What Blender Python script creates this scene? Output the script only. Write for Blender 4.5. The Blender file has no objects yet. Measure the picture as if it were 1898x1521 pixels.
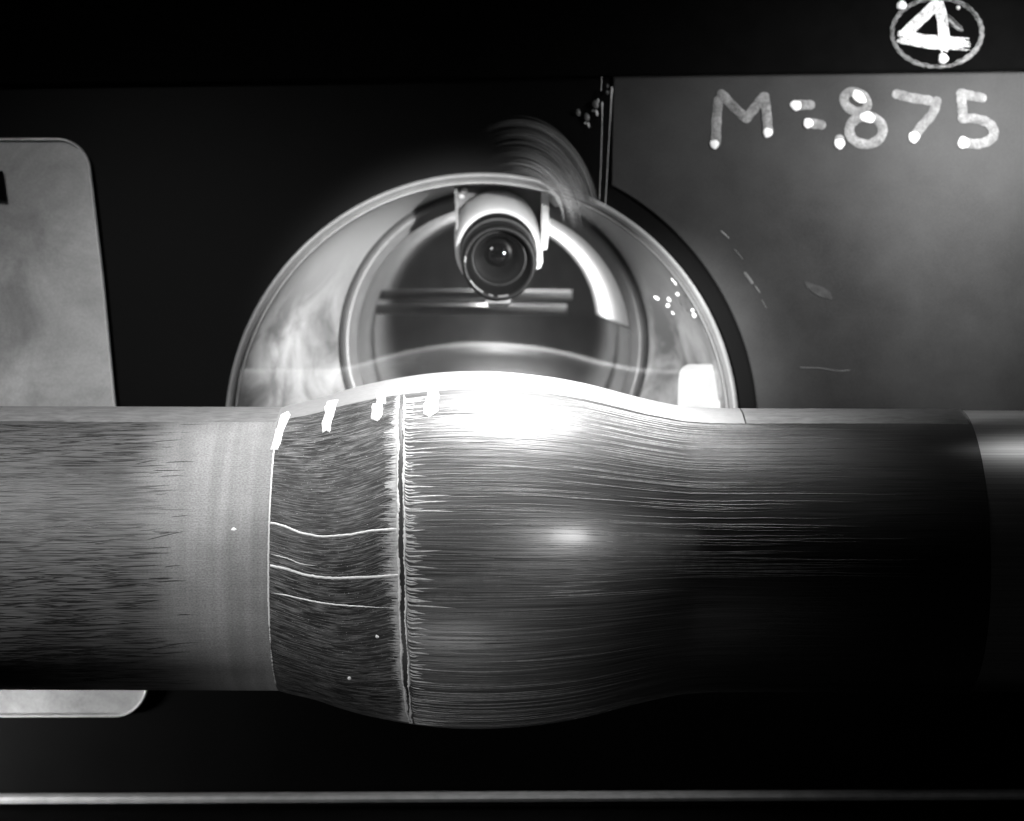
import bpy, bmesh, math, random
import numpy as np
from mathutils import Vector
random.seed(7); np.random.seed(7)
sc = bpy.context.scene

# ------------------------------------------------------------------ camera
F, CX, CY = 4136.0, 925.0, 475.0          # lens scale and vanishing point, in photograph pixels
CH, CD = 0.157, 1.2                        # camera height above and distance from the model's axis (m)
cam_data = bpy.data.cameras.new('view_camera'); cam = bpy.data.objects.new('view_camera', cam_data)
sc.collection.objects.link(cam); sc.camera = cam
cam.location = (0, -CD, CH); cam.rotation_euler = (math.radians(90), 0, 0)
cam_data.sensor_width = 36; cam_data.lens = 36*F/1898
cam_data.shift_x = (949-CX)/1898; cam_data.shift_y = -(760.5-CY)/1898
cam_data.clip_start = 0.05; cam_data.clip_end = 50
cam_data.dof.use_dof = True; cam_data.dof.focus_distance = 1.125; cam_data.dof.aperture_fstop = 12

# ------------------------------------------------------------------ light
w = bpy.data.worlds.new('World'); sc.world = w; w.use_nodes = True
w.node_tree.nodes['Background'].inputs[0].default_value = (1, 1, 1, 1)
w.node_tree.nodes['Background'].inputs[1].default_value = 0.004
sc.view_settings.view_transform = 'Standard'; sc.view_settings.look = 'None'
sc.view_settings.gamma = 1; sc.view_settings.exposure = 0; sc.view_settings.use_curve_mapping = False

def area(name, loc, target, sx, sy, watts, spread=180):
    l = bpy.data.lights.new(name, 'AREA'); l.shape = 'RECTANGLE'; l.size = sx; l.size_y = sy
    l.energy = watts; l.spread = math.radians(spread)
    o = bpy.data.objects.new(name, l); sc.collection.objects.link(o); o.location = loc
    o.rotation_euler = (Vector(target)-Vector(loc)).to_track_quat('-Z', 'Y').to_euler()
    return o
def spot(name, loc, target, cone, watts, blend=.35, radius=.02):
    l = bpy.data.lights.new(name, 'SPOT'); l.energy = watts; l.spot_size = math.radians(cone); l.spot_blend = blend; l.shadow_soft_size = radius
    o = bpy.data.objects.new(name, l); sc.collection.objects.link(o); o.location = loc
    o.rotation_euler = (Vector(target)-Vector(loc)).to_track_quat('-Z', 'Y').to_euler()
area('overhead_lamp', (0.035, 0.005, 0.42), (0.005, -0.075, 0.05), 0.13, 0.12, 1.0, 62)
area('front_left_lamp', (-0.45, -0.60, 0.50), (-0.20, 0.0, 0.03), 0.14, 0.14, 0.62, 44)
area('front_right_lamp', (0.42, -1.0, 0.28), (0.02, -0.09, 0.015), 0.035, 0.025, 0.014, 8)
area('wall_lamp', (0.40, -0.03, 0.30), (0.26, 0.2, 0.19), 0.07, 0.07, 0.52, 72)
area('end_fill', (0.335, -0.02, 0.36), (0.285, -0.05, 0.05), 0.05, 0.05, 0.0010, 18)  # added lamp, puts a highlight on the bare steel end
spot('window_fill', (0.42, -0.85, 0.25), (-0.035, 0.22, 0.105), 11.0, 330, .5)  # added spot to brighten the camera and funnel in the window
spot('window_fill', (-0.42, -0.85, 0.25), (0.105, 0.22, 0.090), 7.5, 170, .6)  # second added spot, for the right part of the window
spot('crest_fill', (0.02, -0.75, 0.40), (0.005, 0.02, 0.100), 8, 14, .9)  # added spot, makes the crest glow in the glass reflection
area('low_front_fill', (-0.08, -0.42, -0.44), (-0.035, -0.05, -0.08), 0.20, 0.10, 0.030, 32)  # added fill for the underside of the bump
area('floor_lamp', (-0.48, 0.06, -0.15), (-0.30, 0.2, -0.165), 0.06, 0.03, 0.28, 80)

# ------------------------------------------------------------------ helpers
def W(x, y, d):                            # photograph pixel at depth d -> world point
    return Vector(((x-CX)/F*d, d-CD, CH-(y-CY)/F*d))

def tag(o, label=None, cat=None, group=None, kind=None):
    if label: o['label'] = label
    if cat: o['category'] = cat
    if group: o['group'] = group
    if kind: o['kind'] = kind
    return o

def empty(name, loc=(0, 0, 0)):
    o = bpy.data.objects.new(name, None); sc.collection.objects.link(o); o.location = loc
    o.empty_display_size = 0.02
    return o

def mesh(name, verts, faces, mat, parent=None, smooth=True, uvs=None):
    m = bpy.data.meshes.new(name); m.from_pydata([tuple(v) for v in verts], [], faces); m.update()
    bm = bmesh.new(); bm.from_mesh(m); bmesh.ops.recalc_face_normals(bm, faces=bm.faces); bm.to_mesh(m); bm.free()
    if uvs is not None:
        ul = m.uv_layers.new(name='UVMap')
        vi = np.empty(len(m.loops), dtype=np.int32); m.loops.foreach_get('vertex_index', vi)
        ul.data.foreach_set('uv', np.asarray(uvs, dtype=np.float32)[vi].ravel())
    if smooth: m.polygons.foreach_set('use_smooth', [True]*len(m.polygons))
    m.materials.append(mat)
    o = bpy.data.objects.new(name, m); sc.collection.objects.link(o)
    if parent:
        o.parent = parent
        o.location = -Vector(parent.location) if not parent.get('keep') else (0, 0, 0)
    return o

class N:                                   # small node-building helper
    def __init__(s, name):
        s.m = bpy.data.materials.new(name); s.m.use_nodes = True
        s.t = s.m.node_tree; s.b = s.t.nodes['Principled BSDF']; s.out = s.t.nodes['Material Output']
    def n(s, t, **k):
        q = s.t.nodes.new(t)
        for a, v in k.items(): setattr(q, a, v)
        return q
    def l(s, a, b): s.t.links.new(a, b)
    def set(s, **k):
        for a, v in k.items(): s.b.inputs[a.replace('_', ' ')].default_value = v
    def coords(s, uv, scale):
        tc = s.n('ShaderNodeTexCoord'); mp = s.n('ShaderNodeMapping'); mp.inputs['Scale'].default_value = scale
        s.l(tc.outputs['UV' if uv else 'Object'], mp.inputs[0]); return mp.outputs[0]
    def noise(s, uv, scale, detail=2, rough=0.5, dist=0.0):
        q = s.n('ShaderNodeTexNoise'); q.inputs['Scale'].default_value = 1
        q.inputs['Detail'].default_value = detail; q.inputs['Roughness'].default_value = rough
        q.inputs['Distortion'].default_value = dist
        s.l(s.coords(uv, scale), q.inputs['Vector']); return q.outputs[0]
    def rng(s, v, a, b, c, d, smooth=False):
        q = s.n('ShaderNodeMapRange'); q.interpolation_type = 'SMOOTHSTEP' if smooth else 'LINEAR'
        for i, x in enumerate((a, b, c, d)): q.inputs[i+1].default_value = x
        s.l(v, q.inputs[0]); return q.outputs[0]
    def math(s, op, a, b):
        q = s.n('ShaderNodeMath', operation=op)
        for i, x in enumerate((a, b)):
            if isinstance(x, (int, float)): q.inputs[i].default_value = x
            else: s.l(x, q.inputs[i])
        return q.outputs[0]
    def mix(s, f, a, b):
        q = s.n('ShaderNodeMix', data_type='FLOAT')
        for i, x in zip((0, 2, 3), (f, a, b)):
            if isinstance(x, (int, float)): q.inputs[i].default_value = x
            else: s.l(x, q.inputs[i])
        return q.outputs[0]
    def grey(s, v): s.l(v, s.b.inputs['Base Color'])
    def bump(s, h, dist=0.0002, st=0.5):
        q = s.n('ShaderNodeBump'); q.inputs['Strength'].default_value = st; q.inputs['Distance'].default_value = dist
        s.l(h, q.inputs['Height']); s.l(q.outputs[0], s.b.inputs['Normal'])

def plain(name, v, rough=0.5, metal=0.0, var=0.15, scale=60, spec=0.5):
    k = N(name); k.set(Roughness=rough, Metallic=metal); k.b.inputs['Specular IOR Level'].default_value = spec
    a = k.noise(False, (scale,)*3, 4, 0.6); b = k.noise(False, (2200,)*3, 1)
    f = k.math('ADD', k.rng(a, .3, .7, 1-var, 1+var), k.rng(b, .3, .7, -var*.5, var*.5))
    k.grey(k.math('MULTIPLY', f, v)); return k.m

# ------------------------------------------------------------------ materials
# oil-coated rear cylinder: grey oil film with short dark scratches, a smoother paler belt near the bump
k = N('oil_film_on_cylinder')
tc = k.n('ShaderNodeTexCoord'); sx = k.n('ShaderNodeSeparateXYZ'); k.l(tc.outputs['UV'], sx.inputs[0])
edge = k.math('ADD', sx.outputs[0], k.rng(k.noise(True, (9, 14, 1), 3), .25, .75, -.012, .012))
edge = k.math('SUBTRACT', edge, k.math('MULTIPLY', k.math('POWER', k.math('ADD', sx.outputs[1], -.022), 2.0), 1.5))
belt = k.rng(edge, -.196, -.152, 0, 1, True)
d1 = k.rng(k.noise(True, (30, 2200, 1), 2.5, .55, .15), .53, .59, 1.1, .12)
d2 = k.rng(k.noise(True, (70, 3200, 1), 2, .6, .1), .40, .62, 1.2, .65)
st = k.math('MULTIPLY', d1, d2)
sp = k.rng(k.noise(True, (900, 1300, 1), 2, .7), .33, .62, .72, 1.18)
cl = k.rng(k.noise(True, (12, 22, 1), 4, .6), .3, .7, .72, 1.2)
vv = k.math('MULTIPLY', k.mix(belt, k.math('MULTIPLY', st, .085), k.math('MULTIPLY', sp, .235)), cl)
vb = k.rng(k.noise(True, (160, 7, 1), 2), .35, .65, .88, 1.12)
vv = k.math('MULTIPLY', vv, k.mix(belt, 1.0, vb))
k.grey(vv); k.set(Roughness=.55); k.b.inputs['Specular IOR Level'].default_value = .25
k.bump(st, .00008, .5); MAT_AFT = k.m

# separated-flow bubble between the two oil lines: dark with fine broken streaks and speckles
k = N('streaked_oil_bubble')
s1 = k.rng(k.noise(True, (60, 1500, 1), 3, .6, .5), .40, .60, .012, .125)
s2 = k.rng(k.noise(True, (150, 2600, 1), 2, .6, .2), .42, .62, .5, 1.45)
sp = k.rng(k.noise(True, (1300, 1600, 1), 1, .5), .69, .76, 0, .30)
cl = k.rng(k.noise(True, (22, 26, 1), 3, .5), .3, .7, .65, 1.3)
vv = k.math('ADD', k.math('MULTIPLY', k.math('MULTIPLY', s1, s2), cl), sp)
k.grey(vv); k.set(Roughness=.6); k.b.inputs['Specular IOR Level'].default_value = .3
k.bump(s1, .0012, .5); MAT_BUB = k.m

# bump crest and front: dark polished coat with faint lengthwise drag lines
k = N('dark_polished_coat')
b1 = k.noise(True, (4, 900, 1), 3, .6); b2 = k.noise(True, (22, 2600, 1), 2, .6, .1)
f1 = k.rng(b1, .3, .7, .55, 1.45); f2 = k.rng(b2, .34, .66, .4, 1.6)
f3 = k.rng(k.noise(True, (2600, 2600, 1), 1), .3, .7, .8, 1.2)
f = k.math('MULTIPLY', k.math('MULTIPLY', f1, f2), f3)
tc = k.n('ShaderNodeTexCoord'); sx = k.n('ShaderNodeSeparateXYZ'); k.l(tc.outputs['UV'], sx.inputs[0])
film = k.rng(sx.outputs[0], -.05, .13, 1.0, .22, True)          # oil film thins out away from the slit
k.grey(k.math('MULTIPLY', k.math('MULTIPLY', f, film), .075))
k.set(Metallic=.35); k.l(k.rng(f2, .4, 1.6, .37, .46), k.b.inputs['Roughness'])
k.b.inputs['Coat Weight'].default_value = .5; k.b.inputs['Coat Roughness'].default_value = .27
k.bump(f2, .00007, .6); MAT_COAT = k.m

k = N('bare_steel'); r = k.noise(True, (6, 1200, 1), 3)
k.set(Metallic=1.0); k.grey(k.rng(r, .3, .7, .30, .46)); k.set(Roughness=.36); MAT_STEEL = k.m

k = N('white_stripe_paint')
sp = k.rng(k.noise(True, (260, 500, 1), 3, .65), .3, .7, .86, 1.05)
k.grey(k.math('MULTIPLY', sp, .22)); k.set(Roughness=.5); MAT_STRIPE = k.m
k = N('wiped_grey_band')
sp = k.rng(k.noise(True, (90, 420, 1), 5, .65, .8), .3, .7, .55, 1.25)
k.grey(k.math('MULTIPLY', sp, .17)); k.set(Roughness=.5); MAT_WIPE = k.m
MAT_OIL = plain('pale_oil_ridge', .62, .35, 0, .12, 900)
MAT_OIL2 = plain('thin_oil_line', .40, .45, 0, .3, 400)
MAT_OIL3 = plain('faint_oil_line', .14, .4, 0, .35, 300)
MAT_OIL4 = plain('finest_oil_line', .10, .45, 0, .35, 300)
MAT_POOL = plain('pooled_oil', .34, .5, 0, .22, 500)
MAT_DARK = plain('bare_dark_gap', .010, .5)
MAT_TICK = plain('white_tick_paint', .92, .5, 0, .03)

# tunnel wall: dark satin metal
k = N('dark_tunnel_wall')
a = k.noise(False, (7, 7, 7), 4, .6); b = k.noise(False, (1800, 1800, 1800), 1)
v = k.math('MULTIPLY', k.rng(a, .3, .7, .75, 1.25), k.rng(b, .3, .7, .75, 1.25))
k.b.inputs['Specular IOR Level'].default_value = .08; k.grey(k.math('MULTIPLY', v, .0022)); k.l(k.rng(a, .3, .7, .44, .52), k.b.inputs['Roughness']); MAT_WALL = k.m
MAT_PLATE = plain('satin_grey_plate', .024, .55, 0, .5, 13, .3)
MAT_BLACK = plain('matt_black', .003, .9, 0, .2, 60, .03)
MAT_RAIL = plain('worn_pale_rail', .42, .6, 0, .2, 90)

k = N('clouded_window_pane')
a = k.noise(False, (17, 17, 17), 5, .62, .8); b = k.noise(False, (1100,)*3, 1)
v = k.math('MULTIPLY', k.rng(a, .3, .7, .5, 1.35), k.rng(b, .3, .7, .9, 1.1))
k.grey(k.math('MULTIPLY', v, .40)); k.set(Roughness=.4); MAT_PANE = k.m
MAT_EDGE = plain('polished_edge', .75, .3, .2, .08)
k = N('stained_funnel_metal')
a = k.noise(False, (26, 26, 26), 5, .6, .5); b = k.noise(False, (1700,)*3, 1)
z = k.n('ShaderNodeTexCoord'); zz = k.n('ShaderNodeSeparateXYZ'); k.l(z.outputs['Object'], zz.inputs[0])
st = k.rng(a, .38, .66, .35, 1.15)
low = k.rng(zz.outputs[2], .10, .17, 1, 0, True)                # stains sit low on the ring
v = k.math('MULTIPLY', k.mix(low, 1.0, st), k.rng(b, .3, .7, .92, 1.08))
k.grey(k.math('MULTIPLY', v, .50)); k.set(Roughness=.5); MAT_FUN = k.m
MAT_TUBE = plain('dull_tube_inside', .032, .6, 0, .3, 40)
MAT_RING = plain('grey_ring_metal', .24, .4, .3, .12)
MAT_RINGD = plain('dark_gasket', .06, .6)
MAT_CRESCENT = plain('white_reflection', .85, .55, 0, .05)  # white colour for a reflected window
MAT_LENS = plain('black_lens_metal', .010, .45, 0, .1, 60, .25)
MAT_LENS2 = plain('grey_lens_metal', .22, .35, .6, .1)
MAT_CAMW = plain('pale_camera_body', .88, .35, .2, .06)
MAT_CAMB = plain('dark_bracket', .16, .45, .3, .15)
k = N('lens_glass'); k.set(Roughness=.05); k.b.inputs['Base Color'].default_value = (.006,)*3+(1,)
k.b.inputs['Coat Weight'].default_value = .6; MAT_LGLASS = k.m

k = N('window_glass')
tr = k.n('ShaderNodeBsdfTransparent'); gl = k.n('ShaderNodeBsdfGlossy'); mx = k.n('ShaderNodeMixShader')
tr.inputs[0].default_value = (.93,)*3+(1,); gl.inputs['Roughness'].default_value = .035
mx.inputs[0].default_value = .33
k.l(tr.outputs[0], mx.inputs[1]); k.l(gl.outputs[0], mx.inputs[2]); k.l(mx.outputs[0], k.out.inputs[0]); MAT_GLASS = k.m

k = N('thin_oil_smear')                     # uv: x along the wipe, y = strength of this strand
tr = k.n('ShaderNodeBsdfTransparent'); mx = k.n('ShaderNodeMixShader')
k.set(Roughness=.4); k.b.inputs['Base Color'].default_value = (.5,)*3+(1,)
tc = k.n('ShaderNodeTexCoord'); sx = k.n('ShaderNodeSeparateXYZ'); k.l(tc.outputs['UV'], sx.inputs[0])
up = k.rng(sx.outputs[0], 0, .45, 0, 1, True); dn = k.rng(sx.outputs[0], .75, 1, 1, .1, True)
a = k.rng(k.noise(True, (5, 40, 1), 3), .3, .7, .4, 1.3)
k.l(k.math('MULTIPLY', k.math('MULTIPLY', up, dn), k.math('MULTIPLY', sx.outputs[1], a)), mx.inputs[0])
k.l(tr.outputs[0], mx.inputs[1]); k.l(k.b.outputs[0], mx.inputs[2]); k.l(mx.outputs[0], k.out.inputs[0]); MAT_SMEAR = k.m
MAT_SMUDGE = plain('faint_smudge', .045, .6, 0, .5, 160, .2)
MAT_SPOT = plain('grey_oil_spot', .12, .4, 0, .3, 300)

k = N('grey_finger_paint')
a = k.noise(False, (110,)*3, 3, .6); b = k.noise(False, (850,)*3, 3, .7)
v = k.math('MULTIPLY', k.rng(a, .3, .7, .5, 1.4), k.rng(b, .3, .7, .55, 1.45))
k.grey(k.math('MULTIPLY', v, .235)); k.set(Roughness=.6)
tr = k.n('ShaderNodeBsdfTransparent'); mx = k.n('ShaderNodeMixShader'); k.l(k.rng(k.noise(False, (330,)*3, 5, .7), .36, .62, .7, 1), mx.inputs[0])
k.l(tr.outputs[0], mx.inputs[1]); k.l(k.b.outputs[0], mx.inputs[2]); k.l(mx.outputs[0], k.out.inputs[0]); MAT_FINGER = k.m
MAT_WHITE = plain('white_paint_and_glint', .92, .5, 0, .03)  # white paint, and plain white for specular glints on the writing's drops
k = N('brushed_white_paint')
a = k.noise(False, (500, 500, 500), 4, .7); k.grey(k.rng(a, .35, .62, .25, .95)); k.set(Roughness=.5); MAT_BRUSH = k.m
k = N('thin_grey_paint')
a = k.noise(False, (400, 400, 400), 4, .7); k.grey(k.rng(a, .35, .65, .04, .40)); k.set(Roughness=.5); MAT_THIN = k.m

# ------------------------------------------------------------------ model: body of revolution
D = math.hypot(CD, CH); AL = math.atan2(CH, CD)
sil = [(520, 755.5), (537, 755.5), (547, 754), (592, 739), (644, 722), (697, 709), (750, 699), (802, 692), (855, 688.5), (890, 688), (939, 690),
       (1002, 696), (1065, 706), (1113, 717), (1160, 729.5), (1208, 741), (1271, 752), (1334, 755.5), (1400, 756)]
XS = [(x-CX)/F*1.205 for x, y in sil]; RS = [D*math.sin(AL-math.atan((y-CY)/F)) for x, y in sil]
R0 = RS[0]; XK = -0.1165
XS[0:3] = [XK-.01, XK-.0002, XK+.0006]; RS[2] = R0+.0003
RS[-1] = R0; RS[-2] = R0+.00015
def pchip(xs, ys):
    xs = np.array(xs); ys = np.array(ys); h = np.diff(xs); dl = np.diff(ys)/h; d = np.zeros(len(xs))
    for i in range(1, len(xs)-1):
        if dl[i-1]*dl[i] > 0:
            w1 = 2*h[i]+h[i-1]; w2 = h[i]+2*h[i-1]; d[i] = (w1+w2)/(w1/dl[i-1]+w2/dl[i])
    d[0] = dl[0]; d[-1] = dl[-1]
    def f(x):
        x = min(max(x, xs[0]), xs[-1]); i = min(max(int(np.searchsorted(xs, x))-1, 0), len(h)-1)
        t = (x-xs[i])/h[i]
        return float(ys[i]*(1+2*t)*(1-t)**2+d[i]*h[i]*t*(1-t)**2+ys[i+1]*t*t*(3-2*t)+d[i+1]*h[i]*t*t*(t-1))
    return f
_rf = pchip(XS, RS)
_tab = np.array([_rf(x) for x in np.linspace(-.13, .17, 1201)])
# light smoothing of the measured profile, keeping the sharp corner at the rear end of the bump
_tx = np.linspace(-.13, .17, 1201); _k = np.hanning(61); _k /= _k.sum()
_sm = np.convolve(np.pad(_tab, 30, mode='edge'), _k, mode='valid')
_wt = np.clip((_tx-(XK+.004))/.02, 0, 1); _tab = _tab*(1-_wt)+_sm*_wt
def rad(x): return float(np.interp(x, _tx, _tab))
def S(X, ph, off=0.0):                      # point on the body: ph = angle up from the side facing the camera
    r = rad(X)+off
    return Vector((X, -r*math.cos(ph), r*math.sin(ph)))
def surf(x, y):                             # photograph pixel -> (X, ph) on the body
    dx, dz = (x-CX)/F, -(y-CY)/F; t0 = 0
    lo = None; prev = None
    for i in range(0, 400):
        t = 1.0+i*0.0007
        v = math.hypot(t-CD, CH+dz*t)-rad(dx*t)
        if prev is not None and v <= 0: lo = t-0.0007; break
        prev = v
    if lo is None:
        t = 1.205; return dx*t, math.radians(93)
    a, b = lo, lo+.0007
    for _ in range(25):
        m = (a+b)/2
        if math.hypot(m-CD, CH+dz*m)-rad(dx*m) > 0: a = m
        else: b = m
    return dx*a, math.atan2(CH+dz*a, -(a-CD))

model = empty('wind_tunnel_model'); model['keep'] = 1
model.rotation_euler = (0, 0.003, 0)
tag(model, 'oil-streaked cylinder with a swollen bump lying across the whole picture', 'wind tunnel model')

def revolve(name, xs, mat, uvf=None, nphi=288, off=0.0, r_of=None, p0=-math.pi, p1=math.pi):
    V, U, Fc = [], [], []
    for X in xs:
        for j in range(nphi+1):
            ph = p0+(p1-p0)*j/nphi
            V.append(S(X, ph, off) if r_of is None else Vector((X, -r_of(X)*math.cos(ph), r_of(X)*math.sin(ph))))
            v = ph*R0
            U.append((X, v+(uvf(X, ph) if uvf else 0)))
    n = nphi+1
    for i in range(len(xs)-1):
        for j in range(nphi): Fc.append((i*n+j, i*n+j+1, (i+1)*n+j+1, (i+1)*n+j))
    return mesh(name, V, Fc, mat, model, True, U)

XSL = surf(743, 1000)[0]                   # the separation slit
def slit_X(ph):                            # the slit leans slightly
    return XSL + .0042*(.1-ph)*.55 - .0012*ph*ph*.2
def bub_uv(X, ph):
    t = (X-XK)/(XSL-XK)
    return 0.0075*math.sin(math.pi*min(max(t, 0), 1))*max(0, math.cos(ph*.9))-.002*t
revolve('rear_cylinder', np.linspace(-.36, XK, 40), MAT_AFT)
V, U, Fc = [], [], []
nphi = 288; nb = 60
for i in range(nb+1):
    for j in range(nphi+1):
        ph = -math.pi+2*math.pi*j/nphi; t = i/nb; X = XK+(slit_X(ph)-XK)*t
        V.append(S(X, ph)); U.append((X, ph*R0+bub_uv(X, ph)))
for i in range(nb):
    for j in range(nphi):
        a = i*(nphi+1)+j; Fc.append((a, a+1, a+nphi+2, a+nphi+1))
mesh('bump_rear_slope', V, Fc, MAT_BUB, model, True, U)
V, U, Fc = [], [], []; nb = 170; XE = surf(1836, 1000)[0]
for i in range(nb+1):
    for j in range(nphi+1):
        ph = -math.pi+2*math.pi*j/nphi; t = i/nb; X = slit_X(ph)+(XE-slit_X(ph))*t
        V.append(S(X, ph)); U.append((X, ph*R0+.0004*math.sin(X*60+ph*9)))
for i in range(nb):
    for j in range(nphi):
        a = i*(nphi+1)+j; Fc.append((a, a+1, a+nphi+2, a+nphi+1))
mesh('bump_front_slope', V, Fc, MAT_COAT, model, True, U)
revolve('bare_front_cylinder', np.linspace(XE, .40, 20), MAT_STEEL, r_of=lambda X: R0-.0006)
# closing step ring between coat and bare metal
V, Fc = [], []
for j in range(nphi+1):
    ph = -math.pi+2*math.pi*j/nphi
    for r in (R0, R0-.0007): V.append(Vector((XE+.00005, -r*math.cos(ph), r*math.sin(ph))))
for j in range(nphi): Fc.append((2*j, 2*j+1, 2*j+3, 2*j+2))
mesh('coat_edge', V, Fc, MAT_DARK, model, False)

class Acc:                                  # collects strands lying on the body
    def __init__(s): s.v, s.f = [], []
    def strand(s, pts, wd, ht, taper=True, lift=.00003):
        n = len(pts); P = [S(X, p, lift) for X, p in pts]; base = len(s.v)
        for i, (X, p) in enumerate(pts):
            T = (P[min(i+1, n-1)]-P[max(i-1, 0)]).normalized()
            nr = Vector((0, -math.cos(p), math.sin(p))); sd = nr.cross(T).normalized()
            k = 1.0
            if taper: k = max(.04, min(1, i/(n*.12+1e-6), (n-1-i)/(n*.35+1e-6)))
            wv = (wd[i] if isinstance(wd, list) else wd)*k; hv = ht*(.25+.75*k)
            s.v += [P[i]-sd*wv, P[i]-sd*wv*.45+nr*hv*.8, P[i]+sd*wv*.45+nr*hv*.8, P[i]+sd*wv]
        for i in range(n-1):
            a = base+4*i
            for q in range(3): s.f.append((a+q, a+q+1, a+q+5, a+q+4))
    def build(s, name, mat): return mesh(name, s.v, s.f, mat, model)

def lerp_pts(pts, n):
    d = [0]
    for a, b in zip(pts, pts[1:]): d.append(d[-1]+math.hypot(b[0]-a[0], b[1]-a[1]))
    xs = np.linspace(0, d[-1], n)
    fx, fy = pchip(d, [p[0] for p in pts]), pchip(d, [p[1] for p in pts])
    if len(pts) == 2: return [(pts[0][0]+(pts[1][0]-pts[0][0])*i/(n-1), pts[0][1]+(pts[1][1]-pts[0][1])*i/(n-1)) for i in range(n)]
    return [(fx(x), fy(x)) for x in xs]

PX = F/1.124; mm = 1/PX                      # one photograph pixel on the near side of the body, in metres
# stripes along the top: white over the bump, wiped grey along the cylinders
P1 = math.radians(103)
def band(name, x0, x1, plow, mat, n, off=.0001):
    V, U, Fc = [], [], []
    for i in range(n+1):
        X = x0+(x1-x0)*i/n
        p0 = plow+.006*math.sin(X*40)+random.uniform(-.003, .003)
        for j in range(25):
            ph = p0+(P1-p0)*j/24; V.append(S(X, ph, off)); U.append((X, ph*R0))
    for i in range(n):
        for j in range(24): a = i*25+j; Fc.append((a, a+1, a+26, a+25))
    return mesh(name, V, Fc, mat, model, True, U)
pl = math.radians(67.5)
XW = surf(1378, 775)[0]
band('wiped_band', -.36, XK-.0006, pl, MAT_WIPE, 60)
band('white_stripe', XK, XW, pl, MAT_STRIPE, 150)
band('wiped_band', XW+.0008, XE-.0015, pl, MAT_WIPE, 90)
# white tick marks hanging from the stripe
ticks = [[(533, 764), (520, 770), (503, 829), (500, 836), (515, 835), (520, 818), (525, 800), (538, 770)],
         [(607, 745), (625, 742), (619, 765), (612, 790), (611, 803), (604, 799), (597, 803), (595, 787), (602, 765), (600, 758)],
         [(697, 729), (713, 727), (715, 748), (709, 750), (707, 772), (699, 782), (687, 777), (689, 750), (697, 749)],
         [(794, 714), (811, 712), (813, 735), (811, 763), (797, 773), (785, 768), (784, 752), (792, 735)]]
for poly in ticks:
    # resample the outline and fill with a fan of strips that follow the body
    pts = []
    for a, b in zip(poly, poly[1:]+poly[:1]):
        for i in range(5): pts.append((a[0]+(b[0]-a[0])*i/5+random.uniform(-.8, .8), a[1]+(b[1]-a[1])*i/5+random.uniform(-.5, .5)))
    c = (sum(p[0] for p in pts)/len(pts), sum(p[1] for p in pts)/len(pts)); V = [S(*surf(*c), .0006)]; Fc = []; n = len(pts); rings = 4
    for q in range(1, rings+2):
        f = min(1, q/rings)
        for p in pts:
            X, ph = surf(c[0]+(p[0]-c[0])*f, c[1]+(p[1]-c[1])*f)
            V.append(S(X, ph, .0006 if q < rings else (.0004 if q == rings else .00002)))
    for j in range(n): Fc.append((0, 1+j, 1+(j+1) % n))
    for q in range(rings):
        for j in range(n): a = 1+q*n; Fc.append((a+j, a+(j+1) % n, a+n+(j+1) % n, a+n+j))
    mesh('tick_mark', V, Fc, MAT_TICK, model)

# thin pale line where the bump meets the rear cylinder
A = Acc(); pts = []
for i in range(220):
    ph = math.radians(62)+(math.radians(-62)-math.radians(62))*i/219
    pts.append((XK+.0003+random.gauss(0, .00006), ph))
A.strand(pts, [.0005*(1 if p > -.4 else random.choice([.2, .6, 1, .1])) for _, p in pts], .0003, False); A.build('reattachment_line', MAT_OIL)
# dark gap and two pale ridges of the separation line
top, bot = math.radians(66), math.radians(-70)
def wob(i, seed, amp):
    return amp*(math.sin(i*.13+seed)+.7*math.sin(i*.31+seed*2.1)+.5*math.sin(i*.067+seed*3))
gap = Acc(); gp = []
for i in range(240):
    ph = top-.13+(math.radians(-47)-top+.13)*i/239
    gp.append((slit_X(ph)+.0003, ph))
gap.strand(gp, .0012, .00005, False, .00012); gap.build('dark_slit', MAT_DARK)
for sd, (dx, wdt) in enumerate(((-.0012, .0007), (.0019, .0006))):
    A = Acc(); pts = []; ws = []
    for i in range(300):
        ph = top+(bot-top)*i/299; low = max(0, -ph-.6)
        pts.append((slit_X(ph)+dx*(1-min(1, low*1.3)*.8)+wob(i, sd*5+1, .00022)+random.gauss(0, .00010), ph))
        ws.append(wdt*.8*(1+.55*math.sin(i*.21+sd*4)*math.sin(i*.087)+random.uniform(-.45, .45)))
    A.strand(pts, ws, .0006, False, .0002); A.build('separation_ridge', MAT_OIL)
# ragged pool of oil on the left of the slit, tongues reaching into the streaks
V, Fc = [], []; n = 900; L = 0
for i in range(n+1):
    ph = top+(bot-top)*i/n
    base = .0032+.0016*math.sin(ph*3.3+1)+.0010*math.sin(ph*9+.4)
    L = random.choice([.2, .5, .8, 1.0, 1.3, 2.0])*base+abs(random.gauss(0, .001))
    x1 = slit_X(ph)-.0010; x0 = x1-L
    for t in (0, .5, 1): V.append(S(x0+(x1-x0)*t, ph+.002*(1-t), .00006+.00015*t))
for i in range(n):
    for q in range(2): a = 3*i+q; Fc.append((a, a+1, a+4, a+3))
mesh('oil_pool', V, Fc, MAT_POOL, model)
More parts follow.
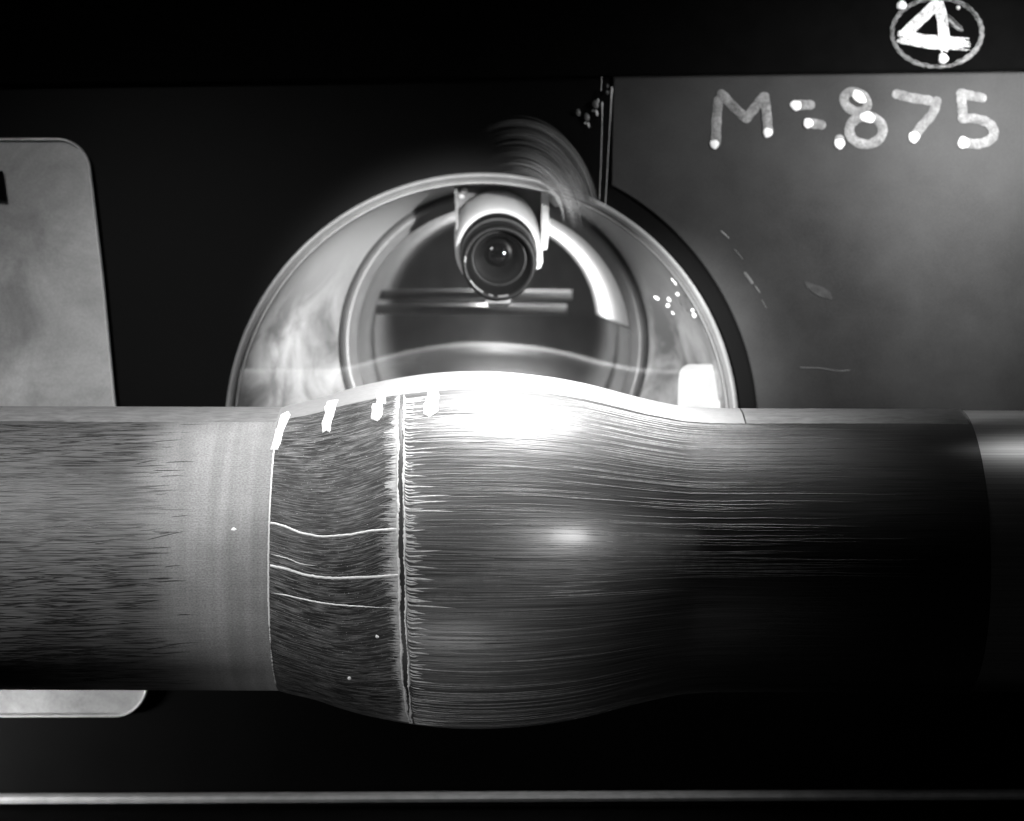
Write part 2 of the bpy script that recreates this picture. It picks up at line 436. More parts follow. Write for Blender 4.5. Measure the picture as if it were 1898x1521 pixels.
# hooked drag lines leaving the slit to the right
A = Acc(); B = Acc(); G = Acc(); ph = top-.02
while ph > bot:
    hook = random.uniform(.010, .032); ln = random.choice([.003, .004, .006, .008, .012, .02])*random.uniform(.7, 1.3)
    if ph < -.35 and random.random() < .33: ln = random.uniform(.05, .13)
    x0 = slit_X(ph)+.0021
    pts = []
    for t in np.linspace(0, 1, 7): pts.append((x0+.0030*t**1.3, ph-hook*(1-(1-t)**2)))
    p0 = pts[-1][1]; m = 6+int(ln*500); s0 = random.uniform(0, 9)
    for i in range(1, m): t = i/m; pts.append((pts[6][0]+ln*t, p0+.004*math.sin(t*2.5+s0)-.004*math.sin(s0)))
    (A if ln < .03 else B).strand(pts, random.uniform(.0002, .0005), .00025)
    if random.random() < .6: G.strand([(x+.0004, p-.010) for x, p in pts[:10]], random.uniform(.0003, .0006), .00006, True, .00004)
    ph -= random.uniform(.009, .020)
tag(G.build('dark_hooks', MAT_DARK), kind='stuff'); tag(A.build('hooked_oil_tongues', MAT_OIL2), kind='stuff'); tag(B.build('oil_drag_lines', MAT_OIL3), kind='stuff')
# fine lengthwise lines drawn by the flow from the slit over the crest
for nm, cnt, mt in (('fine_oil_lines', 230, MAT_OIL4), ('fine_dark_lines', 150, MAT_DARK)):
    E = Acc()
    for i in range(cnt):
        ph = math.radians(random.uniform(-70, 64)); x0 = slit_X(ph)+random.choice([.005, .006, .008, .02, .04])*random.uniform(.8, 1.3); x1 = x0+random.uniform(.03, .11); a1 = random.uniform(0, 9)
        E.strand([(x0+(x1-x0)*q/29, ph+.003*math.sin(q*.08+a1)+.0006*math.sin(q*.5+a1)) for q in range(30)], random.uniform(.00008, .00018), .00008)
    tag(E.build(nm, mt), kind='stuff')
# wavy drag lines over the front slope of the bump
C = Acc()
for i in range(130):
    ph = math.radians(66-70*random.random()**1.5); x0 = random.uniform(.02, .07)+max(0, .6-ph)*.04; x1 = x0+random.uniform(.06, .16)
    n = 70; a1, a2, a3 = random.uniform(0, 9), random.uniform(0, 9), random.uniform(0, 9); pts = []
    for q in range(n):
        X = x0+(x1-x0)*q/(n-1); g = min(1, max(0, (X-.075)/.02))
        pts.append((X, ph+.006*math.sin(X*38+a1)+g*(.0012*math.sin(X*190+a2)+.0007*math.sin(X*420+a3))))
    C.strand(pts, random.choice([.00010, .00013, .00018, .00022]), .00012)
for i in range(9):
    ph = math.radians(random.uniform(-8, 12)); x0 = random.uniform(.015, .04); pts = [(x0+.03*q/24, ph+.002*math.sin(q*.3+i)) for q in range(25)]
    C.strand(pts, .00018, .00015)
tag(C.build('wavy_oil_lines', MAT_OIL3), kind='stuff')
# the pale curved lines crossing the dark belt
for k_, pl_ in enumerate([[(501, 970), (520, 974), (560, 989), (600, 995), (650, 991), (690, 984), (735, 981)],
            [(501, 1028), (530, 1035), (560, 1046), (590, 1050)],
            [(501, 1049), (530, 1055), (570, 1067), (620, 1072), (680, 1070), (738, 1066)],
            [(503, 1100), (530, 1104), (580, 1115), (620, 1121), (680, 1125), (734, 1127)]]):
    A = Acc(); q = lerp_pts(pl_, 60); A.strand([surf(x, y+random.gauss(0, .25)) for x, y in q], (.00055, .0003, .00065, .0004)[k_], .0004, k_ in (1, 3), .0001); A.build('oil_line', MAT_OIL)
# fine dark scratches combed into the oil film by the flow
E = Acc()
for i in range(950):
    X = random.uniform(-.285, -.158); ph = math.radians(random.uniform(-62, 66))
    ln = random.uniform(.006, .026)
    if X+ln > random.uniform(-.185, -.150): continue
    a1 = random.uniform(0, 9); sl = random.gauss(.12, .12)
    E.strand([(X+ln*q/7, ph+sl*ln*q/7/R0*.5+.0012*math.sin(q*.9+a1)) for q in range(8)], random.uniform(.00012, .00028), .00002)
tag(E.build('dark_scratches', MAT_DARK), kind='stuff')
E = Acc()
for i in range(900):
    t0 = random.random()**.8; ln = random.uniform(.05, .22); ph = math.radians(random.uniform(-66, 65)); a1 = random.uniform(0, 9); pts = []
    for q in range(9):
        t = t0+ln*q/8
        if t > .93 or t < .03: continue
        X = XK+(slit_X(ph)-XK)*t
        pts.append((X, ph-bub_uv(X, ph)/R0+.002*math.sin(q*1.1+a1)))
    if len(pts) > 4: E.strand(pts, random.uniform(.00012, .00028), .00002)
tag(E.build('dark_scratches', MAT_DARK), kind='stuff')
# chips of paint on the rear cylinder and bubble
for (x, y, s) in ((433, 982, 5), (648, 1257, 4), (699, 1180, 4)):
    V = [S(*surf(x, y), .0005)]; n = 9
    for j in range(n):
        a = 2*math.pi*j/n; V.append(S(*surf(x+s*random.uniform(.6, 1.2)*math.cos(a), y+s*random.uniform(.5, 1)*math.sin(a)), .0001))
    mesh('paint_chip', V, [(0, 1+j, 1+(j+1) % n) for j in range(n)], MAT_TICK, model, False)

# ------------------------------------------------------------------ tunnel wall with a round opening
DW = 1.4
oc = W(893, 795, DW); OR = 475/F*DW
NS = 160; V, Fc = [], []
x0, x1, z0, z1 = -.75, .75, -.45, .55
for j in range(NS):
    a = 2*math.pi*j/NS; c, s = math.cos(a), math.sin(a)
    V.append(Vector((oc.x+OR*c, oc.y, oc.z+OR*s)))
    t = min(((x1-oc.x)/c if c > 1e-9 else 9), ((x0-oc.x)/c if c < -1e-9 else 9), ((z1-oc.z)/s if s > 1e-9 else 9), ((z0-oc.z)/s if s < -1e-9 else 9))
    V.append(Vector((oc.x+t*c, oc.y, oc.z+t*s)))
for j in range(NS): k2 = (j+1) % NS; Fc.append((2*j, 2*j+1, 2*k2+1, 2*k2))
tag(mesh('wall', V, Fc, MAT_WALL, None, False), kind='structure')
# grey plate on the right of the wall, cut round the window
def plate_outline(d):
    q = [(1138, 60)]+[(893+512*math.cos(math.radians(a)), 795+512*math.sin(math.radians(a))) for a in np.linspace(-62, 22, 60)]+[(2600, 1000), (2600, 60)]
    return [(W(x, y, d).x, W(x, y, d).z) for x, y in q]
# floor
zf = -.187; tag(mesh('floor', [(-.8, .06, zf), (.8, .06, zf), (.8, DW-CD+.01, zf), (-.8, DW-CD+.01, zf)], [(0, 1, 2, 3)], MAT_BLACK, None, False), kind='structure')

def prism(name, outline, y0, y1, mat, parent=None, bev=0.0, axis_pts=None):   # outline in (x, z), extruded in depth
    bm = bmesh.new(); f = bm.faces.new([bm.verts.new((x, y0, z)) for x, z in outline])
    r = bmesh.ops.extrude_face_region(bm, geom=[f]); vs = [e for e in r['geom'] if isinstance(e, bmesh.types.BMVert)]
    bmesh.ops.translate(bm, verts=vs, vec=(0, y1-y0, 0)); bmesh.ops.recalc_face_normals(bm, faces=bm.faces)
    if bev: bmesh.ops.bevel(bm, geom=[e for e in bm.edges if abs(e.verts[0].co.y-e.verts[1].co.y) < 1e-7 and abs(e.verts[0].co.y-y0) < 1e-6], offset=bev, segments=2, affect='EDGES')
    m = bpy.data.meshes.new(name); bm.to_mesh(m); bm.free(); m.materials.append(mat)
    o = bpy.data.objects.new(name, m); sc.collection.objects.link(o)
    if parent: o.parent = parent; o.location = -Vector(parent.location)
    return o
def pxo(pts, d): return [(W(x, y, d).x, W(x, y, d).z) for x, y in pts]
def arc(cx, cy, rx, ry, a0, a1, n):
    return [(cx+rx*math.cos(math.radians(a0+(a1-a0)*i/n)), cy+ry*math.sin(math.radians(a0+(a1-a0)*i/n))) for i in range(n+1)]

pp = prism('wall_plate', plate_outline(DW-.002), DW-CD-.002, DW-CD-.0002, MAT_PLATE, None, .0006); tag(pp, 'dark grey satin plate covering the right of the wall beside the round window', 'plate')
# black beam along the top of the wall
DB = 1.39
bo = pxo([(-300, 158), (2300, 124), (2300, -400), (-300, -400)], DB)
beam = prism('ceiling_beam', bo, DB-CD, DW-CD-.001, MAT_BLACK, None, .001); tag(beam, 'black overhead beam running along the top of the wall', 'beam')
# pale floor rail
V, Fc = [], []; cs = [(-.008, -.0022), (-.0095, 0), (-.008, .0018), (-.004, .0023), (0, .0023), (0, -.0022)]; zc = W(0, 1483, 1.385).z
for i in range(41):
    x = -.6+1.2*i/40
    for dy, dz in cs: V.append((x, DW-CD-.002+dy-.003, zc+dz+(x+.2)*.004))
for i in range(40):
    for q in range(6): a = i*6+q; b = i*6+(q+1) % 6; Fc.append((a, b, b+6, a+6))
tag(mesh('floor_rail', V, Fc, MAT_RAIL, None, False), 'thin pale horizontal rail along the bottom of the dark wall', 'rail')

# ------------------------------------------------------------------ left window with slanted side
lw = empty('side_window', W(60, 1325, DW)); tag(lw, 'pale cloudy window with rounded corners and slanted edge, at far left', 'window')
ol = [(-500, 258)]+arc(105, 318, 62, 60, -90, -8, 14)+[(190, 510), (214, 760), (240, 1010), (262, 1240)]+arc(215, 1268, 57, 57, 0, 90, 14)+[(-500, 1326)]
prism('pane', pxo(ol, DW-.006), DW-CD-.004, DW-CD-.0008, MAT_PANE, lw)
# polished rim along the edge
V, Fc = [], []; pts = ol
def rib(pts, wpx, d, h, closed=False):
    V, Fc = [], []; n = len(pts)
    P = [W(x, y, d) for x, y in pts]; wm = wpx/F*d
    for i in range(n):
        T = (P[min(i+1, n-1)]-P[max(i-1, 0)]).normalized(); sd = Vector((T.z, 0, -T.x))
        for o_, hh in ((0, 0), (0.25, h), (.75, h), (1, 0)): V.append(P[i]+sd*wm*(o_-.5)+Vector((0, -hh, 0)))
    for i in range(n-1):
        for q in range(3): a = 4*i+q; Fc.append((a, a+1, a+5, a+4))
    return V, Fc
V, Fc = rib(pts, 5, DW-.0045, .0035); mesh('window_rim', V, Fc, MAT_EDGE, lw)
prism('latch', pxo([(-30, 316), (0, 316), (8, 372), (-30, 366)], DW-.012), DW-CD-.010, DW-CD-.005, MAT_BLACK, lw)

# ------------------------------------------------------------------ round window
rw = empty('round_window', (oc.x, oc.y, oc.z-OR)); tag(rw, 'large round window with pale stepped ring behind the bump', 'window')
DI = 1.52; ic = W(915, 635, DI); IR = 275/F*DI
def ringm(name, secs, mat, parent, n=128, close=False, a0=0, a1=360):   # secs: list of (centre, radius) circles lofted together
    V, Fc = [], []; full = abs(a1-a0) >= 360; m = n if full else n+1
    for c, r in secs:
        for j in range(m):
            a = math.radians(a0+(a1-a0)*j/n); V.append((c.x+r*math.cos(a), c.y, c.z+r*math.sin(a)))
    for i in range(len(secs)-1):
        for j in range(n):
            b = (j+1) % m; Fc.append((i*m+j, i*m+b, (i+1)*m+b, (i+1)*m+j))
    if close: Fc.append(tuple(range((len(secs)-1)*m, len(secs)*m)))
    return mesh(name, V, Fc, mat, parent)
def off(c, dy): return Vector((c.x, c.y+dy, c.z))
ringm('window_rim', [(off(oc, .001), OR+.0004), (off(oc, -.0035), OR+.0001), (off(oc, -.0042), OR-.0012), (off(oc, -.0042), OR-.0024), (off(oc, -.002), OR-.0036), (off(oc, .002), OR-.0040),
                     (off(oc, .004), OR-.0048), (off(oc, .001), OR-.0056), (off(oc, .001), OR-.0066), (off(oc, .008), OR-.007)], MAT_RING, rw)
ringm('funnel', [(off(oc, .0078), OR-.0068), (oc.lerp(ic, .5), OR+(IR+.004-OR)*.5), (ic, IR+.004)], MAT_FUN, rw)
ringm('gasket', [(off(ic, .002), IR+.0046), (off(ic, -.004), IR+.0035), (off(ic, -.004), IR+.001)], MAT_RINGD, rw)
ringm('inner_ring', [(off(ic, -.0039), IR+.0012), (off(ic, -.006), IR), (off(ic, -.006), IR-.003), (off(ic, .004), IR-.0045), (off(ic, .004), IR-.007), (off(ic, .012), IR-.0075)], MAT_RING, rw)
DT = 2.3; tcn = Vector((ic.x, DT-CD, ic.z-.006)); TR = IR*1.02
ringm('tube', [(off(ic, .011), IR-.0072), (off(ic, .02), IR), (tcn, TR)], MAT_TUBE, rw, close=True)
# white curved panel in the tube, standing in for a window reflection
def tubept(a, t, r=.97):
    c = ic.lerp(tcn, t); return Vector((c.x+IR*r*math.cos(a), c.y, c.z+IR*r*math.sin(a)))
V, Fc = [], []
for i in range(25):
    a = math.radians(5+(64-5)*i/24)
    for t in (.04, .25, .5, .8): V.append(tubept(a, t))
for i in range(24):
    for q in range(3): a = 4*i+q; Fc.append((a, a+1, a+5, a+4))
mesh('reflection_crescent', V, Fc, MAT_CRESCENT, rw)
# two rods in the tube, standing in for faint reflected bars
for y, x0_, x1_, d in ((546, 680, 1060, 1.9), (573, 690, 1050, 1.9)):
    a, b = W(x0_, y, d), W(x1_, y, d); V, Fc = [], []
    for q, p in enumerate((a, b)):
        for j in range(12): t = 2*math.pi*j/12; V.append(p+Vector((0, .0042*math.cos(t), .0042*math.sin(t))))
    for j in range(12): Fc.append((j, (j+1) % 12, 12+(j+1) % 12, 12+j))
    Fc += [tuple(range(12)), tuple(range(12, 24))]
    mesh('reflected_bar', V, Fc, MAT_RING, rw)
# pale plate and white chip, modelled in place of the side window's reflection
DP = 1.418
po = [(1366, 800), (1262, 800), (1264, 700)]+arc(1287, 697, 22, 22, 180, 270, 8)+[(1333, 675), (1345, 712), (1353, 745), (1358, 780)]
prism('reflection_plate', pxo([(x-6, y) for x, y in po], DP), DP-CD, DP-CD+.002, MAT_CAMW, rw, .0004)
prism('reflection_chip', pxo([(1305, 764), (1333, 742), (1352, 735), (1355, 766)], DP-.003), DP-CD-.0025, DP-CD-.0008, MAT_WHITE, rw)
# the glass itself
gy = oc.y+.0025
V = [(oc.x, gy, oc.z)]+[(oc.x+(OR-.0046)*math.cos(2*math.pi*j/128), gy, oc.z+(OR-.0046)*math.sin(2*math.pi*j/128)) for j in range(128)]
mesh('glass_pane', V, [(0, 1+j, 1+(j+1) % 128) for j in range(128)], MAT_GLASS, rw, False)
def drop(x, y, rx, ry, d, mat, parent, ang=0, name='oil_droplet', h=.5):
    V, Fc = [], []; n = 14; c = W(x, y, d); s = d/F
    for q in range(5):
        f = math.cos(q/4*math.pi/2*.999); hh = math.sin(q/4*math.pi/2)*min(rx, ry)*h*s
        for j in range(n):
            a = 2*math.pi*j/n; ux, uy = rx*f*math.cos(a), ry*f*math.sin(a)
            wv = 1+.07*math.sin(3*a+x)+.05*math.sin(5*a+y)
            ux, uy = (ux*math.cos(ang)-uy*math.sin(ang))*wv, (ux*math.sin(ang)+uy*math.cos(ang))*wv
            V.append((c.x+ux*s, c.y-hh, c.z-uy*s))
    for q in range(4):
        for j in range(n): Fc.append((q*n+j, q*n+(j+1) % n, (q+1)*n+(j+1) % n, (q+1)*n+j))
    Fc.append(tuple(range(4*n, 5*n)))
    return mesh(name, V, Fc, mat, parent)
for x, y, rx, ry, a in ((1247, 519, 5, 2, .9), (1252, 525, 4, 2, .9), (1217, 552, 6, 3, .5), (1240, 555, 5, 3, .9), (1238, 566, 4, 4, 0), (1256, 545, 4, 3, .6), (1284, 575, 4, 3, 1), (1287, 584, 5, 4, 1), (1247, 580, 4, 2, .9)):
    drop(x, y, rx, ry, DW+.0022, MAT_WHITE, rw, a)

# ------------------------------------------------------------------ camera built solid in place of its mirror reflection in the window
DC = 1.445
cam_o = empty('camera', W(925, 480, DC)); tag(cam_o, 'reflection of a black-lensed camera with pale body on a bracket, built solid in the round window', 'camera')
prism('bracket_plate', pxo([(846, 339), (1014, 337), (1014, 400), (1004, 480), (985, 500), (865, 500), (850, 480), (846, 420)], DC+.02), DC-CD+.02, DC-CD+.023, MAT_CAMB, cam_o)
prism('bracket_top', pxo([(842, 333), (1018, 332), (1018, 341), (842, 342)], DC), DC-CD-.004, DC-CD+.024, MAT_RING, cam_o, .0006)
prism('bracket_side', pxo([(842, 342), (847, 342), (851, 450), (856, 490), (852, 492), (846, 450)], DC), DC-CD-.002, DC-CD+.019, MAT_RING, cam_o, .0004)
prism('bracket_side', pxo([(1004, 341), (1018, 341), (1017, 400), (1018, 430), (1014, 462), (1003, 464)], DC), DC-CD-.004, DC-CD+.019, MAT_CAMW, cam_o, .0006)
prism('lever', pxo([(998, 464), (1005, 464), (1006, 485), (1002, 496), (992, 500), (991, 492), (998, 484)], DC), DC-CD-.002, DC-CD+.003, MAT_CAMW, cam_o, .0006)
drop(1030, 372, 12, 10, DC+.004, MAT_CAMW, cam_o, .5, 'knob', 1.2)
for x, y in ((861, 353), (855, 364)): drop(x, y, 6, 5, DC+.019, MAT_CAMW, cam_o, 0, 'bolt', .8)
# body and lens: lathe about an axis that dips towards the viewer
def lathe(name, prof, mat, c0=W(925, 486, DC-.024), n=56):       # prof: (depth from the lens front, radius in px)
    V, Fc = [], []; tilt = .50
    for dpt, r in prof:
        rr = r/F*DC; c = c0+Vector((-.04*dpt, dpt, dpt*tilt))
        for j in range(n): a = 2*math.pi*j/n; V.append((c.x+rr*math.cos(a), c.y+rr*.0*math.sin(a), c.z+rr*math.sin(a)))
    for i in range(len(prof)-1):
        for j in range(n): Fc.append((i*n+j, i*n+(j+1) % n, (i+1)*n+(j+1) % n, (i+1)*n+j))
    return mesh(name, V, Fc, mat, cam_o)
lathe('body', [(.014, 66), (.014, 76), (.016, 79), (.036, 80), (.040, 78), (.042, 60), (.042, 2)], MAT_CAMW)
lathe('lens_barrel', [(.016, 71), (.012, 71.5), (.010, 70), (.009, 67), (.005, 67), (.004, 69), (0, 69), (-.002, 67), (-.002, 60), (.000, 57), (.004, 54), (.006, 47)], MAT_LENS)
lathe('focus_ring', [(.0085, 68.2), (.0080, 70.0), (.0066, 70.0), (.0061, 68.2)], MAT_LENS2)
lathe('retaining_ring', [(.005, 52), (.0045, 50), (.0045, 46), (.008, 42)], MAT_LENS)
lathe('lens_cone', [(.006, 48), (.007, 40), (.012, 30), (.014, 26)], MAT_LENS)
lathe('lens_glass', [(.013, 27), (.0115, 22), (.0105, 14), (.0100, 6), (.0100, .1)], MAT_LGLASS)
prism('lens_lug', pxo([(900, 545), (952, 545), (948, 562), (940, 569), (908, 569), (898, 560)], DC-.02), DC-CD-.020, DC-CD-.004, MAT_LENS, cam_o, .0006)
prism('lug_plate', pxo([(899, 553), (947, 553), (946, 562), (901, 562)], DC-.022), DC-CD-.022, DC-CD-.0202, MAT_LENS2, cam_o, .0003)
# engraved marks round the lens front
for a0, a1 in ((118, 148), (74, 92), (100, 108), (180, 190)):
    pts = arc(925, 486, 63, 63, a0, a1, 8); V, Fc = rib(pts, 4.5, DC-.027, .0004); mesh('lens_mark', V, Fc, MAT_LENS2, cam_o)

# added fill lamp, hidden behind the camera, to brighten the tube and crescent
l = bpy.data.lights.new('tube_fill', 'POINT'); l.energy = 4.5; l.shadow_soft_size = .008
o = bpy.data.objects.new('tube_fill', l); sc.collection.objects.link(o); o.location = W(928, 440, 1.97)

# ------------------------------------------------------------------ writing
def catm(pts, n=10):
    if len(pts) < 3: return [(pts[0][0]+(pts[-1][0]-pts[0][0])*i/n, pts[0][1]+(pts[-1][1]-pts[0][1])*i/n) for i in range(n+1)]
    P = [pts[0]]+list(pts)+[pts[-1]]; out = []
    for i in range(1, len(P)-2):
        for q in range(n):
            t = q/n; r = []
            for k3 in (0, 1):
                a, b, c, d = P[i-1][k3], P[i][k3], P[i+1][k3], P[i+2][k3]
                r.append(.5*((2*b)+(-a+c)*t+(2*a-5*b+4*c-d)*t*t+(-a+3*b-3*c+d)*t**3))
            out.append(tuple(r))
    out.append(pts[-1]); return out
def stroke(name, pts, wpx, d, mat, parent, h=.0006, closed=False, dat=None, lift=0):
    pts = catm(pts) if not closed else pts
    P = [W(x, y, d)+Vector((0, -lift, 0)) for x, y in pts]; n = len(P); V, Fc = [], []; hw = wpx/2/F*d; secs = []
    for i in range(n):
        a, b = (P[(i-1) % n], P[(i+1) % n]) if closed else (P[max(i-1, 0)], P[min(i+1, n-1)])
        T = (b-a).normalized(); secs.append((P[i], T, hw*(1+.05*math.sin(i*.9+pts[0][0]))))
    if not closed:                            # rounded ends
        s, e = secs[0], secs[-1]
        secs = [(s[0]-s[1]*hw*math.sin(q*math.pi/10), s[1], max(hw*math.cos(q*math.pi/10), hw*.05)) for q in (5, 4, 3, 2, 1)]+secs+[(e[0]+e[1]*hw*math.sin(q*math.pi/10), e[1], max(hw*math.cos(q*math.pi/10), hw*.05)) for q in (1, 2, 3, 4, 5)]
    if dat is not None: V, Fc = dat
    base = len(V)
    for p, T, w_ in secs:
        sd = Vector((T.z, 0, -T.x))
        for q in range(7):
            u = -1+q/3; V.append(p+sd*w_*u+Vector((0, -h*(1-u*u)**.5*w_/hw, 0)))
    m = len(secs)
    for i in range(m if closed else m-1):
        for q in range(6): a = base+7*i+q; b = base+7*((i+1) % m)+q; Fc.append((a, a+1, b+1, b))
    if dat is None: return mesh(name, V, Fc, mat, parent)

wr = empty('painted_writing', W(1580, 275, DW)); tag(wr, 'finger-painted writing M=.875 in grey and white on the dark wall', 'writing')
DT_ = DW-.0023
chars = {'letter_m': ([[(1331, 186), (1328, 225), (1327, 264)], [(1337, 174), (1360, 198), (1380, 217)], [(1383, 219), (1400, 198), (1414, 180)], [(1417, 179), (1421, 212), (1424, 244)]], [(1324, 267, 8.5, 8.5), (1423, 245, 9, 9.5)]),
 'equals_sign': ([[(1475, 194), (1502, 194)], [(1499, 227), (1522, 231)]], [(1475, 195, 11, 9.5), (1498, 228, 9.5, 9.5)]),
 'point': ([[(1556, 258), (1557, 265)]], [(1556, 266, 10, 9.5)]),
 'figure_seven': ([[(1662, 174), (1690, 181), (1722, 186)], [(1736, 187), (1728, 210), (1708, 234), (1695, 253)]], [(1694, 254, 10, 10.5)]),
 'figure_five': ([[(1820, 181), (1800, 177), (1782, 173)], [(1781, 173), (1783, 195), (1785, 219)], [(1784, 219), (1808, 220), (1832, 228), (1842, 243), (1836, 258), (1815, 266), (1790, 265)]], [(1786, 264, 11, 11)])}
for nm, (sts, bl) in chars.items():
    ch = None
    for i, s in enumerate(sts):
        o = stroke(nm if i == 0 else 'paint_stroke', s, 18, DT_, MAT_FINGER, wr, .00025, lift=i*.00012)
        if i == 0: ch = o
        else: o.parent = ch; o.location = (0, 0, 0)
    for x, y, rx, ry in bl:  # specular glints on the pooled drops, put in as white colour
        o = drop(x, y, rx, ry, DT_-.0004, MAT_WHITE, None, .3, 'white_blob', .18); o.parent = ch; o.location = (0, 0, 0)
lo = [(1586+23*math.cos(a)*math.cos(.5)-17*math.sin(a)*math.sin(.5), 188+23*math.cos(a)*math.sin(.5)+17*math.sin(a)*math.cos(.5)) for a in np.linspace(0, 2*math.pi, 40, endpoint=False)]
e8 = stroke('figure_eight', lo, 17, DT_, MAT_FINGER, wr, .00025, True)
l2 = [(1605+31*math.cos(a), 241+26*math.sin(a)) for a in np.linspace(0, 2*math.pi, 44, endpoint=False)]
o = stroke('paint_stroke', l2, 18, DT_, MAT_FINGER, None, .00025, True, lift=.00012); o.parent = e8
for x, y, rx, ry, a in ((1592, 179, 15, 9.5, .75), (1608, 217, 14, 10, .2)):  # glints on the eight, also white colour
    o = drop(x, y, rx, ry, DT_-.0004, MAT_WHITE, None, a, 'white_blob', .18); o.parent = e8

for pts, wv in (([(1336, 428), (1343, 434), (1350, 441)], 2.5), ([(1381, 506), (1390, 518), (1394, 524)], 5), ([(1400, 530), (1408, 542)], 2), ([(1484, 681), (1520, 682), (1552, 687), (1574, 686)], 1.6), ([(1362, 462), (1376, 480)], 1.2), ([(1412, 556), (1420, 570)], 1.2)):
    o = stroke('scratch', pts, wv, DT_, MAT_SPOT, None, .0001); o.parent = pp
for x, y, rx, ry, a in ((1520, 540, 26, 9, .45), (1500, 528, 10, 5, .5)): o = drop(x, y, rx, ry, DT_, MAT_SMUDGE, None, a, 'smudge', .02); o.parent = pp
# circled 4 brushed on the beam
DN = DB-.0003
nu = empty('painted_numeral', W(1740, 125, DN)); tag(nu, 'circled white brush-painted number 4 on the black beam', 'numeral')
def brush(name, pts, wpx, n, mat, sw=(1.5, 4), cut=.25):
    base = catm(pts, 12); dat = ([], [])
    for i in range(n):
        o_ = random.uniform(-.5, .5)*wpx; a = int(len(base)*random.uniform(0, cut)); b = len(base)-int(len(base)*random.uniform(0, cut)); q = []
        s0 = random.uniform(0, 9)
        for j in range(a, max(b, a+3)):
            j = min(j, len(base)-1); p = base[j]; p0, p1 = base[max(j-1, 0)], base[min(j+1, len(base)-1)]
            tx, ty = p1[0]-p0[0], p1[1]-p0[1]; ln = math.hypot(tx, ty)+1e-9
            oo = o_+.8*math.sin(j*.35+s0); q.append((p[0]-ty/ln*oo, p[1]+tx/ln*oo))
        if len(q) > 2: stroke('', q[::2] if len(q) > 6 else q, random.uniform(*sw), DN, None, None, .0003, dat=dat, lift=random.uniform(0, .0003))
    return mesh(name, dat[0], dat[1], mat, nu)
ringp = arc(1738, 60, 85, 64, 0, 360, 40)
brush('ring', ringp, 8, 13, MAT_THIN, (.6, 1.5), .35)
brush('ring_overpaint', arc(1738, 60, 82, 62, -50, 80, 16), 8, 10, MAT_THIN, (.8, 2), .3)  # second pass of thin grey strokes over the ring's right side
brush('numeral_stroke', [(1738, 2), (1722, 20), (1700, 40), (1676, 64)], 19, 34, MAT_BRUSH, (1, 3.4), .25)
brush('numeral_stroke', [(1738, -2), (1746, 30), (1750, 60), (1755, 95)], 20, 32, MAT_BRUSH, (1.2, 3.6), .15)
brush('numeral_stroke', [(1664, 66), (1700, 74), (1740, 79), (1798, 82)], 24, 46, MAT_BRUSH, (1.2, 3.6), .3)
brush('numeral_stroke', [(1752, 30), (1768, 44), (1784, 56)], 12, 8, MAT_THIN, (1, 2.5))
drop(1671, 9, 10, 9, DN-.0002, MAT_WHITE, nu, 0, 'white_blob'); drop(1748, 108, 10, 10, DN-.0004, MAT_WHITE, nu, 0, 'white_blob')
drop(1730, 76, 30, 8, DN-.0002, MAT_WHITE, nu, .1, 'white_blob', .3); drop(1752, 80, 15, 9, DN-.0003, MAT_WHITE, nu, .2, 'white_blob', .3); drop(1776, 14, 4, 4, DN-.0002, MAT_BRUSH, nu, .2, 'white_blob')

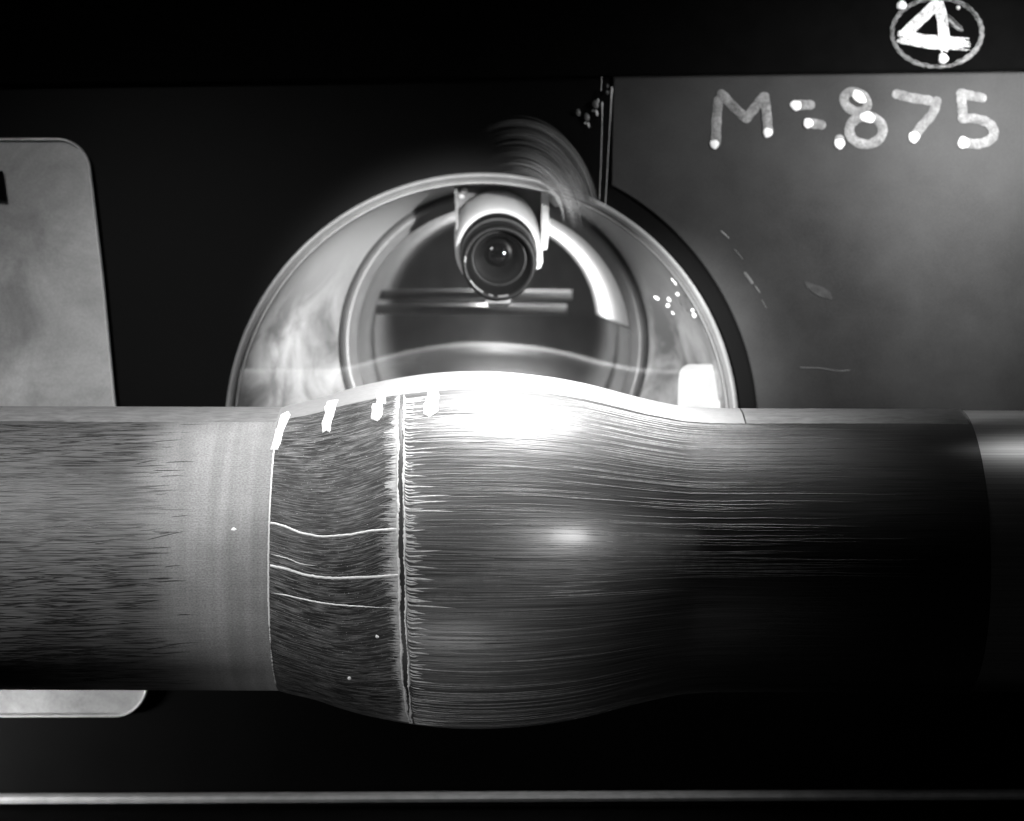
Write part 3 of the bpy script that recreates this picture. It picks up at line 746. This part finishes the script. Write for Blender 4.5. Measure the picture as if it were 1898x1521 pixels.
# ------------------------------------------------------------------ wiped oil smear and drips
DSm = DW-.0052
V, Fc, U = [], [], []
for i in range(120):
    f = random.random()                         # 0 = outermost arc, 1 = innermost
    rx_ = 158-72*f+random.uniform(-4, 4); ry_ = 208-115*f+random.uniform(-5, 5); a0_ = random.uniform(-125, -75); a1_ = random.uniform(-18, 4)
    q = arc(956, 425-8*f, rx_, ry_, a0_, a1_, 40); wb = random.uniform(0, 9)
    q = [(x+1.2*math.sin(n_*.16+wb), y+1.0*math.sin(n_*.11+wb*2)) for n_, (x, y) in enumerate(q)]
    wv = random.choice([1, 1.5, 2.5, 4, 9, 16])*random.uniform(.7, 1.2)*.5/F*DW; n = len(q); base = len(V)
    st_ = random.uniform(.04, .40)*(1.5 if wv < .0006 else .45); lf = i*.000012
    for a_, (x, y) in enumerate(q):
        T = (W(*q[min(a_+1, n-1)], DSm)-W(*q[max(a_-1, 0)], DSm)).normalized(); sd = Vector((T.z, 0, -T.x)); t = a_/(n-1)
        g = math.sin(math.pi*(.12+.8*t))
        for u in (-1, 0, 1): V.append(W(x, y, DSm)+sd*wv*u*g+Vector((0, -lf-.00005*(1-u*u), 0))); U.append((t, st_*(1 if u == 0 else .15)))
    for a_ in range(n-1):
        for u in (0, 1): b_ = base+3*a_+u; Fc.append((b_, b_+1, b_+4, b_+3))
sm = mesh('oil_smear', V, Fc, MAT_SMEAR, None, True, U); tag(sm, 'wiped grey oil smear curving over the upper right of the round window', 'smear')
def drip(pts, w0, w1, label):
    q = catm(pts, 14); V, Fc = [], []; n = len(q)
    for i, (x, y) in enumerate(q):
        t = i/(n-1); hw = (w1+(w0-w1)*math.exp(-t*7))/2*min(1, (i+.4)/2.5); c = W(x, y, DSm-.0019); s = DW/F
        for j in range(7): u = -1+j/3; V.append(c+Vector((hw*u*s, -hw*s*(1-u*u)**.5, 0)))
    for i in range(n-1):
        for j in range(6): a = 7*i+j; Fc.append((a, a+1, a+8, a+7))
    return tag(mesh('oil_drip', V, Fc, MAT_OIL, None), label, 'drip', 'oil drips running down the wall')
drip([(1134, 160), (1131, 220), (1127, 290), (1122, 380)], 6, .9, 'long thin oil drip, the right one of the pair above the window')
drip([(1116, 188), (1116, 230), (1114, 300), (1111, 370)], 5, .8, 'thin oil drip, the left one of the pair above the window')
drip([(1115, 142), (1115, 155), (1114, 168)], 2.5, 1, 'short oil drip just under the black beam')
sp = empty('oil_splash', W(1095, 235, DW)); tag(sp, 'cluster of small oil splashes left of the thin drips', 'splash')
for x, y, rx, ry, m in ((1104, 193, 6, 8, MAT_SPOT), (1106, 209, 2.5, 6, MAT_OIL), (1099, 205, 3, 3, MAT_SPOT), (1088, 217, 5, 8, MAT_SPOT), (1091, 231, 2, 5, MAT_OIL), (1085, 228, 2, 2, MAT_OIL), (1126, 159, 2, 4, MAT_SPOT), (1126, 171, 3, 4, MAT_SPOT), (1109, 186, 1.5, 4, MAT_OIL), (1072, 208, 4, 7, MAT_SPOT)):
    drop(x, y, rx, ry, DW-.0025, m, sp, -.2, 'droplet')

del model['keep']
